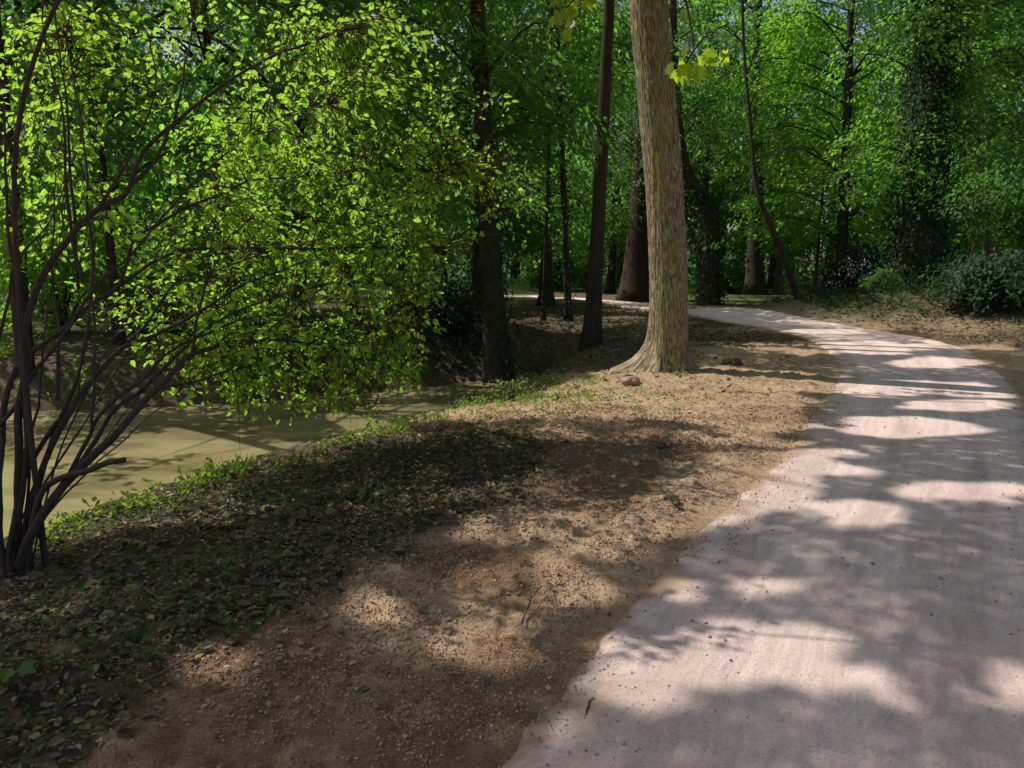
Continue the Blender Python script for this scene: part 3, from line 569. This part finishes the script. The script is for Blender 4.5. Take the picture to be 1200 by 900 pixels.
A = []
for cx, cy, rx, ry, dy, sd, n in ATT:
    for k in range(n):
        a = R.random() * 2 * math.pi; u = R.random() ** .5
        A.append(at(cx + rx * u * math.cos(a), cy + ry * u * math.sin(a), dy + R.normal(0, sd)) - sb)
for gx_, gy_, grx, gry, n in [(742, 728, 55, 50, 26), (800, 640, 60, 40, 14), (665, 745, 40, 30, 12), (560, 715, 60, 35, 12), (640, 640, 60, 25, 14)]:  # unseen sprays added overhead to cast leaf shadows on these ground spots
    for k in range(n):
        a = R.random() * 6.283; u = R.random() ** .5; gq = ground(gx_ + grx * u * math.cos(a), gy_ + gry * u * math.sin(a)); pt = gq + SUN * (R.uniform(3.2, 4.0) / SUN[2])
        if pt[2] > CAMH + pt[1] * .318 + .35: A.append(pt - sb)
A = np.array(A); lp, ld, ln, ls = [], [], [], []; tw = MB()
for a in A:
    d_ = np.linalg.norm(nodes - a, axis=1); s0 = nodes[np.argsort(d_)[R.integers(0, 6)]]
    L = np.linalg.norm(a - s0)
    if L > 1.6: s0 = a + (s0 - a) * 1.2 / L; L = 1.2
    m = (s0 + a) / 2 + np.array([0, 0, .14 * L]) + R.normal(0, .1, 3) * L
    e = a + np.array([0, 0, -.1 * L]); q = smoothline([s0, m, e], 7); tw.tube(q, np.linspace(.0055, .0022, 7), 4)
    n = int(8 + R.integers(0, 7)); t = .2 + .78 * R.random(n); pp = np.stack([np.interp(t * 6, np.arange(7), q[:, c]) for c in range(3)], 1)
    f = nrm(e - s0); sd_ = nrm(np.cross(f, [0, 0, 1.])); sg = np.sign(R.random(n) - .5)[:, None]
    lp.append(pp + R.normal(0, .035, (n, 3))); ld.append(f * .6 + sd_ * sg * .8 + np.array([0, 0, -.35]) + R.normal(0, .4, (n, 3))); ln.append(np.array([-.3, .55, .75]) + R.normal(0, .42, (n, 3))); ls.append(.032 + .055 * R.random(n) ** 1.3)
    if R.random() < .9:
        b0 = q[R.integers(2, 5)]; e2_ = b0 + R.normal(0, .2, 3) + np.array([0, 0, -.08]); tw.tube(smoothline([b0, (b0 + e2_) / 2 + R.normal(0, .02, 3), e2_], 5), np.linspace(.003, .0015, 5), 4)
tw.build('twigs', M_twig, sh)
lp, ld, ln, ls = np.vstack(lp), np.vstack(ld), nrm(np.vstack(ln)), np.concatenate(ls)
leafmesh('foliage', lp, ld, ln, ls, OVATE, M_shrub, sh)

# ------------------------------------------------------------------ shrubs and low growth farther off
def bush(label, px, Y_, w_, h_, mat, nl=5000, size=.12, name='bush', zoff=0.):
    x0 = at(px, 340, Y_)[0]; z0 = gz(x0, Y_); t = thing(name, (x0, Y_, z0), label, 'bush'); mb = MB()
    for k in range(9):
        a = R.random() * 6.28; e = np.array([math.cos(a) * w_ * .35, math.sin(a) * w_ * .3, h_ * (.5 + .4 * R.random())]); mb.tube(smoothline([(R.normal(0, .08), R.normal(0, .08), -.08), e * np.array([.35, .35, .6]), e], 8), np.linspace(.03, .008, 8), 6)
    mb.build('stems', M_bark, t)
    n = nl // 18; C = R.normal(0, 1, (n, 3)); C = nrm(C) * (R.random((n, 1)) ** .4) * np.array([w_ / 2, w_ * .4, h_ / 2]) * (.75 + .5 * R.random((n, 1))); C[:, 2] += h_ * .52
    O = nrm(C * np.array([1, 1, 0]) + R.normal(0, .2, (n, 3)) * np.array([1, 1, 0])); P, D, N, S = spray_leaves(C, O, 18, .28, size)
    kp = P[:, 2] > .02; kp &= ~open_sky(P + np.array([x0, Y_, z0])); leafmesh('foliage', P[kp], D[kp], N[kp], S[kp], DIAM, mat, t)
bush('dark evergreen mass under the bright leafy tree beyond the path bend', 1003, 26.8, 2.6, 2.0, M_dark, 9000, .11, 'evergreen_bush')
bush('glossy bush on the slope at the right edge of the picture', 1175, 20.5, 3.4, 1.5, M_ivy, 6500, .12)
bush('leafy bush on the mound behind the crooked sapling', 1115, 24.5, 2.2, 1.1, M_ivy, 3500, .11)
bush('low bush growing beside the foot of the massive ivy trunk', 1035, 24.6, 1.1, .8, M_deep, 1500, .1)
bush('sunlit pale bush far beyond the thin ivy trunk', 655, 44, 4.5, 3.0, M_far, 5000, .18)
bush('dark bush on the far bank behind the drooping shrub tip', 525, 18.5, 2.0, 1.2, M_ivy, 4500, .1)
bush('dark bush overhanging the water on the far bank', 300, 15.8, 2.6, 1.1, M_deep, 4500, .11)
bush('green bush on the far bank left of the overhanging dark bush', 185, 17.5, 2.8, 1.5, M_far, 4500, .12)
bush('tall leafy bush on the far bank at the left edge, behind the upright stems', 70, 17.0, 4.2, 3.0, M_maple, 6500, .13)
bush('broad leafy bush on the far bank behind the arching stems', 225, 19.5, 4.0, 2.6, M_maple, 6000, .13)
bush('round bush standing between the tall trunk and the ivy-clad trunk', 858, 37, 2.4, 1.4, M_deep, 2500, .15)

# far-off wood seen as one mass
n = 24000; a = (R.random(n) * 2 - 1) * rad(62); dd_ = 48 + 26 * R.random(n); zt = 27 * R.random(n) ** 1.1 + .2
C = np.stack([np.sin(a) * dd_, np.cos(a) * dd_, zt], 1); clump = vnoise(C[:, 0] * .22, C[:, 2] * .3, 88) * .6 + vnoise(C[:, 0] * .6, C[:, 2] * .7, 89) * .4
C = C[(clump > .24) & ((C[:, 2] > 2.2) | (R.random(n) < .7))]; O = nrm(-C * np.array([1, 1, 0]) + R.normal(0, 25, (len(C), 3)) * np.array([1, 1, 0]))
P, D, N, S = spray_leaves(C, O, 22, 1.15, .3); V1, F1 = leaves(P, D, N, S, DIAM); mb = MB()
for k in range(70):
    a_ = (R.random() * 2 - 1) * rad(58); q = 46 + 26 * R.random(); x_, y_ = math.sin(a_) * q, math.cos(a_) * q; mb.tube(np.array([(x_, y_, -.6), (x_ + R.normal(0, .2), y_, 6), (x_ + R.normal(0, .6), y_, 16)]), [.3 + .2 * R.random(), .24, .12], 8)
V2 = np.vstack(mb.V); q4 = np.vstack([f for f in mb.F if f.shape[1] == 4])
fw = mk('far_woodland', np.vstack([V1, V2]), [np.vstack([F1[0], q4 + len(V1)])], [M_far, M_bark], None, False, np.concatenate([np.zeros(len(F1[0])), np.ones(len(q4))]))
tag(fw, 'far-off wood of leafy trees closing the view behind the nearer trunks', 'woodland', kind='stuff')

# ------------------------------------------------------------------ ground scatter
def scatter(n, xr, yr, keep):
    x_ = R.uniform(*xr, n); y_ = R.uniform(*yr, n); p_ = pathdist(x_, y_); k = keep(x_, y_, p_) > R.random(n); return x_[k], y_[k], p_[k]
def flat_leaves(name, label, cat, x_, y_, p_, mat, size, T, lift=.012, tilt=.35, stand=0.0):
    n = len(x_); P = np.stack([x_, y_, height(x_, y_, p_) + lift * (0.4 + R.random(n))], 1); a = R.random(n) * 6.283
    D = np.stack([np.cos(a), np.sin(a), R.normal(0, .2, n) + stand], 1); N = nrm(np.array([0, 0, 1.]) + R.normal(0, tilt, (n, 3)))
    o = leafmesh(name, P, D, N, size * (.5 + .9 * R.random(n) ** 1.5), T, mat); return tag(o, label, cat, kind='stuff')
# dead leaves: thick on the bank, thin elsewhere
xa, ya, pa = scatter(66000, (-4.4, 1.6), (1.6, 9), lambda x_, y_, p_: np.clip(litter_mask(x_, y_) * 1.0 + .012, 0, 1) * (p_ > .15) * (crestdist(x_, y_) > -.3))
xb, yb, pb = scatter(30000, (-1, 14), (9, 26), lambda x_, y_, p_: (litter_mask(x_, y_) * .8 + .06) * (p_ > .1) * (waterdist(x_, y_) > .2))
flat_leaves('leaf_litter', 'brown and yellowing dead leaves strewn over the stream bank and under the trees', 'dead leaves', np.r_[xa, xb], np.r_[ya, yb], np.r_[pa, pb], M_litter, np.where(np.arange(len(xa) + len(xb)) < len(xa), .03 + .035 * (R.random(len(xa) + len(xb)) < .12), .08), OVATE, .014, .55)
xa, ya, pa = scatter(13000, (-4.4, .6), (1.6, 8.6), lambda x_, y_, p_: litter_mask(x_, y_) * sm(.42, .58, fbm(x_ * 1.6, y_ * 1.6, 3, 101)) * (p_ > .3) * (crestdist(x_, y_) > -.2))
flat_leaves('ground_cover', 'low green creeping plants among the dead leaves on the near bank', 'ground cover', xa, ya, pa, M_weed2, .045, OVATE, .03, .5, .25)
M_straw = leafmat('dry_straw', G((.3, .22, .12), (.46, .35, .2), (.58, .48, .3)), (.4, .3, .15), .2, .7, .2)
xa, ya, pa = scatter(9000, (-1.8, 4.2), (6.8, 12), lambda x_, y_, p_: (p_ > .1) * (crestdist(x_, y_) > -.35) * np.exp(-((x_ - .6) / 1.5) ** 2 - ((y_ - 9.6) / 1.9) ** 2))
flat_leaves('dry_debris', 'pale dry leaf crumbs and straw on the sunlit soil below the big trunk', 'dry debris', xa, ya, pa, M_straw, .045, DIAM, .012, .6)
# weeds along the sunny lip of the bank
def weeds(name, label, n, keep, xr, yr, size, mat, T, hmax):
    x_, y_, p_ = scatter(n, xr, yr, keep); m = len(x_); hh = height(x_, y_, p_); k = 7; X_ = np.repeat(x_, k) + R.normal(0, .035, m * k); Y_ = np.repeat(y_, k) + R.normal(0, .035, m * k)
    P = np.stack([X_, Y_, np.repeat(hh, k) + hmax * R.random(m * k)], 1); a = R.random(m * k) * 6.283
    D = np.stack([np.cos(a), np.sin(a), .4 + R.random(m * k)], 1) if T is not BLADE else np.stack([np.cos(a) * .35, np.sin(a) * .35, np.ones(m * k)], 1)
    if T is BLADE: P[:, 2] = np.repeat(hh, k) - .01
    N = nrm(np.array([0, 0, 1.]) + R.normal(0, .5, (m * k, 3))); o = leafmesh(name, P, D, N, size * (.5 + .8 * R.random(m * k)), T, mat); return tag(o, label, 'weeds', kind='stuff')
lip = lambda x_, y_, p_: np.exp(-((crestdist(x_, y_) + .22) / .24) ** 2) * sm(.34, .55, fbm(x_ * 1.8, y_ * 1.8, 3, 111)) * (p_ > .5)
weeds('bank_weeds', 'bright green weeds along the sunlit lip of the near bank', 5200, lip, (-4.2, 1.2), (3.2, 11.6), .05, M_weed, OVATE, .11)
weeds('bank_grass', 'short sunlit grass tufts at the water side of the near bank', 4200, lambda x_, y_, p_: np.exp(-((crestdist(x_, y_) + .4) / .25) ** 2) * sm(.38, .55, fbm(x_ * 1.3, y_ * 1.3, 3, 112)) , (-4.6, .8), (3, 11), .14, M_weed, BLADE, .1)
weeds('apron_weeds', 'sparse small weeds and leaves on the sunlit soil below the big trunk', 900, lambda x_, y_, p_: np.exp(-((x_ - .3) / 1.0) ** 2 - ((y_ - 9.4) / 1.5) ** 2) * (p_ > .5) * (crestdist(x_, y_) > -.2), (-1.6, 3), (7, 11.2), .04, M_weed, OVATE, .04)
weeds('mound_ivy', 'creeping ivy covering the mound and slope beyond the path bend', 5200, lambda x_, y_, p_: np.clip(np.exp(-((x_ - 10.4) / 2.6) ** 2 - ((y_ - 23.3) / 1.7) ** 2) + np.exp(-((x_ - 14.4) / 3.4) ** 2 - ((y_ - 22.8) / 2.4) ** 2), 0, 1) * (p_ > .8), (6, 20), (18, 27), .085, M_ivy, OVATE, .14)
weeds('bank_ivy', 'creeping ivy on the far bank around the thick black trunk', 2600, lambda x_, y_, p_: np.exp(-((x_ + 1.3) / 1.4) ** 2 - ((y_ - 18) / 1.4) ** 2) * (waterdist(x_, y_) > .15), (-5, 1.5), (15.5, 21), .08, M_ivy, OVATE, .14)
weeds('far_bank_plants', 'low green plants scattered over the far bank of the stream', 5200, lambda x_, y_, p_: sm(.35, .55, fbm(x_ * .8, y_ * .8, 3, 160)) * (waterdist(x_, y_) > .1) * sm(5, 1, waterdist(x_, y_)) * (y_ > 12.4), (-14, -1.5), (12, 21), .09, M_weed, OVATE, .16)
# loose soil crumbs
ICO = nrm(np.array([(s1 * a, s2 * b_, 0) for a, b_ in [(1, 1.618)] for s1 in (1, -1) for s2 in (1, -1)] + [(0, s1 * 1, s2 * 1.618) for s1 in (1, -1) for s2 in (1, -1)] + [(s2 * 1.618, 0, s1 * 1) for s1 in (1, -1) for s2 in (1, -1)]))
import bmesh
def hull(Vx):
    bm = bmesh.new(); [bm.verts.new(v) for v in Vx]; bm.verts.ensure_lookup_table(); bm.verts.index_update(); bmesh.ops.convex_hull(bm, input=bm.verts); f = np.array([[v.index for v in q.verts] for q in bm.faces]); bm.free(); return f
ICF = hull(ICO)
def crumbs(name, label, cat, x_, y_, z_, s_, mat):
    n = len(x_); V = ICO[None] * (1 + R.normal(0, .2, (n, 12, 1))) * np.stack([np.ones(n), .7 + .4 * R.random(n), .5 + .3 * R.random(n)], 1)[:, None] * s_[:, None, None]
    a = R.random(n) * 6.28; c, s = np.cos(a)[:, None], np.sin(a)[:, None]; V = np.stack([V[..., 0] * c - V[..., 1] * s, V[..., 0] * s + V[..., 1] * c, V[..., 2]], -1) + np.stack([x_, y_, z_], 1)[:, None]
    o = mk(name, V.reshape(-1, 3), (ICF[None] + (np.arange(n) * 12)[:, None, None]).reshape(-1, 3), mat, None, False); return tag(o, label, cat, kind='stuff')
x_, y_, p_ = scatter(230000, (-3, 4.5), (1.7, 13), lambda x_, y_, p_: np.where(p_ > 0, 1, .5 * np.exp(np.minimum(p_, 0) * 14)) * (1 - .75 * litter_mask(x_, y_)) * sm(.36, .6, fbm(x_ * 2.5, y_ * 2.5, 3, 120)) * (crestdist(x_, y_) > 0))
s_ = np.minimum(.003 + .0028 * R.pareto(2.4, len(x_)), .016); crumbs('soil_crumbs', 'loose crumbs and lumps of raked brown soil beside the path', 'soil', x_, y_, np.where(p_ > 0, height(x_, y_, p_), base(x_, y_) + .012) + s_ * .2, s_, M_clod)
x_, y_, p_ = scatter(30000, (-1.5, 8), (1.6, 12), lambda x_, y_, p_: (p_ < -.03) * (.12 + .8 * np.exp(p_ * 3.5)))
s_ = np.minimum(.002 + .002 * R.pareto(2.3, len(x_)), .012); crumbs('path_grit', 'scattered grit and small stones on the pale path', 'grit', x_, y_, base(x_, y_) + .014 + s_ * .2, s_, M_grit)
OCT = np.array([(1, 0, 0), (-1, 0, 0), (0, 1, 0), (0, -1, 0), (0, 0, 1), (0, 0, -1.)]); OCF = hull(OCT)
y_ = 1.75 + 6.5 * R.random(420000) ** 1.9; x_ = R.uniform(-3.2, 4.2, 420000); p_ = pathdist(x_, y_)
k_ = (np.where(p_ > 0, 1, .85 * np.exp(np.minimum(p_, 0) * 7)) * (1 - .7 * litter_mask(x_, y_)) * (.12 + sm(.38, .66, fbm(x_ * 3.2, y_ * 3.2, 4, 125))) > R.random(420000)) & (crestdist(x_, y_) > .1) & (np.abs(x_) < .72 * y_ + .3); x_, y_, p_ = x_[k_], y_[k_], p_[k_]
n = len(x_); s_ = (.0022 + .0045 * R.random(n) ** 2.5) * (.7 + .12 * y_); z_ = np.where(p_ > 0, height(x_, y_, p_), base(x_, y_) + .012)
V = OCT[None] * (1 + R.normal(0, .25, (n, 6, 1))) * s_[:, None, None] + R.normal(0, .2, (n, 6, 3)) * s_[:, None, None] + np.stack([x_, y_, z_ + s_ * .3], 1)[:, None]
tag(mk('fine_soil', V.reshape(-1, 3), (OCF[None] + (np.arange(n) * 6)[:, None, None]).reshape(-1, 3), M_clod2), 'fine crumbly brown soil spread between the path and the leaf litter', 'soil', kind='stuff')
bm = bmesh.new(); bmesh.ops.create_icosphere(bm, subdivisions=3, radius=1); SPH = np.array([v.co[:] for v in bm.verts]); SPF = np.array([[v.index for v in f.verts] for f in bm.faces]); bm.free()
# single lumps
def lump(name, label, px, py, s, mat, cat, n=5, group=None):
    c = ground(px, py); zc = gz(c[0], c[1]); t = bpy.data.objects; mb = MB()
    for k in range(n):
        v = SPH * (1 + 1.1 * (fbm(SPH[:, 0] * 1.7 + k * 5.1 + px, SPH[:, 1] * 1.7 + SPH[:, 2] * 1.3, 4, 150 + k) - .45))[:, None]
        mb.add(v * s * (.4 + .6 * R.random()) * np.array([1, .9, .7]) + R.normal(0, s * .55, 3) * np.array([1, 1, .12]) + np.array([0, 0, s * .2]), SPF)
    o = mb.build(name, mat, None, True); o.location = (c[0], c[1], zc); return tag(o, label, cat, group)
lump('soil_clod', 'dark soil lump at the very edge of the path', 788, 597, .045, M_dclod, 'clod', 6)
lump('soil_clod', 'dark soil lump lying among dead leaves at the edge of the bare soil', 390, 650, .045, M_dclod, 'clod', 7)
lump('soil_clod', 'small dark clod on the sunlit soil near the long tree shadow', 858, 428, .10, M_dclod, 'clod', 6)
lump('soil_clod', 'small dark clod on the soil halfway between big trunk and foreground', 778, 531, .034, M_dclod, 'clod', 4)
lump('root_lump', 'reddish brown rotten lump at the foot of the flared root', 733, 449, .12, clodmat('reddish_soil', (.26, .175, .115), (.36, .255, .17)), 'soil lump', 9)
# twigs and branches on the ground
def stick(name, label, pts, r, mat, cat='twig'):
    b = np.array(pts[0], float); o = thing(name, b, label, cat) if False else None; q = smoothline(pts, 14) - b; q += np.stack([fbm(np.arange(14) * .6, np.full(14, b[0] * 9), 2, k) - .37 for k in (1, 2, 3)], 1) * np.linalg.norm(q[-1]) * .06
    mb = MB(); mb.tube(q, np.linspace(r, r * .45, 14), 6); k = q[8]; mb.tube(np.array([k, k + (q[-1] - q[0]) * .2 + np.array([.1, .06, .03]) * np.linalg.norm(q[-1])]), [r * .5, r * .25], 5)
    o = mb.build(name, mat); o.location = b; return tag(o, label, cat)
def gp(px, py, h=.02): c = ground(px, py); return (c[0], c[1], gz(c[0], c[1]) + h)
stick('fallen_twig', 'thin pale twig lying on the sunlit soil patch', [gp(612, 735), gp(622, 712, .05), gp(634, 703, .06)], .005, M_bark_grey)
stick('fallen_twig', 'short dark twig lying on the path near its left edge', [gp(686, 836), gp(690, 824, .03), gp(692, 815, .02)], .005, M_twig)
stick('fallen_twig', 'slender dry stalk lying on the leaf-strewn bank', [gp(490, 620), gp(500, 600, .05), gp(508, 585, .05)], .006, M_twig)
stick('fallen_twig', 'pale stick on the leaf litter beneath the shrub', [gp(170, 800), gp(200, 790, .04), gp(236, 772, .03)], .007, M_bark_grey)
stick('fallen_branch', 'pale fallen branch resting on the dark ivy mound', [np.array((12.4, 21.4, gz(12.4, 21.4) + .05)), np.array((13.1, 21.9, gz(13.1, 21.9) + .16)), np.array((14.0, 22.4, gz(14, 22.4) + .2))], .05, M_bark_grey, 'branch')
# dry root snag on the bank with fronds
b = np.array([0.02, 9.45, gz(.02, 9.45)]); sn = thing('root_snag', b, 'dry broken root with small ferny weeds on the bank edge left of the big trunk', 'root'); mb = MB()
for k in range(7):
    a = R.random() * 6.28; e = np.array([math.cos(a) * .22, math.sin(a) * .15, .06 + .16 * R.random()]); mb.tube(smoothline([(0, 0, -.05), e * np.array([.5, .5, 1.1]), e], 8), np.linspace(.022, .006, 8), 6)
mb.tube(smoothline([(.1, 0, -.05), (-.05, -.12, .05), (-.18, -.3, .02)], 8), np.linspace(.03, .012, 8), 7); mb.build('root', M_bark_grey, sn)
n = 160; P = R.normal(0, 1, (n, 3)) * np.array([.16, .1, .06]) + np.array([0, 0, .14]); leafmesh('fronds', P, R.normal(0, 1, (n, 3)) + np.array([0, 0, .6]), nrm(R.normal(0, .5, (n, 3)) + np.array([0, 0, 1.])), .05, OVATE, M_weed, sn)
# single broad leaf plant on the bank
def plant(label, px, py, n, size, h):
    c = gp(px, py, 0); t = thing('seedling', c, label, 'seedling'); mb = MB(); P = []; D = []
    for k in range(n):
        a = k * 2.4 + R.random(); e = np.array([math.cos(a) * h * .7, math.sin(a) * h * .7, h * (.7 + .4 * R.random())]); mb.tube(smoothline([(0, 0, -.01), e * np.array([.4, .4, .7]), e], 6), np.linspace(.003, .0015, 6), 4); P.append(e); D.append((math.cos(a), math.sin(a), -.2))
    mb.build('stalks', M_twig, t); leafmesh('leaf_blades', np.array(P), np.array(D), nrm(np.tile([0., -.2, 1], (n, 1)) + R.normal(0, .25, (n, 3))), size, MAPLE, M_weed, t)
plant('small bright green seedling on the shaded bank among dead leaves', 436, 592, 5, .07, .05)
plant('green seedling at the left edge of the foreground', 16, 800, 6, .07, .05)
plant('seedling at the foot of the big trunk on the path side', 798, 440, 5, .09, .05)
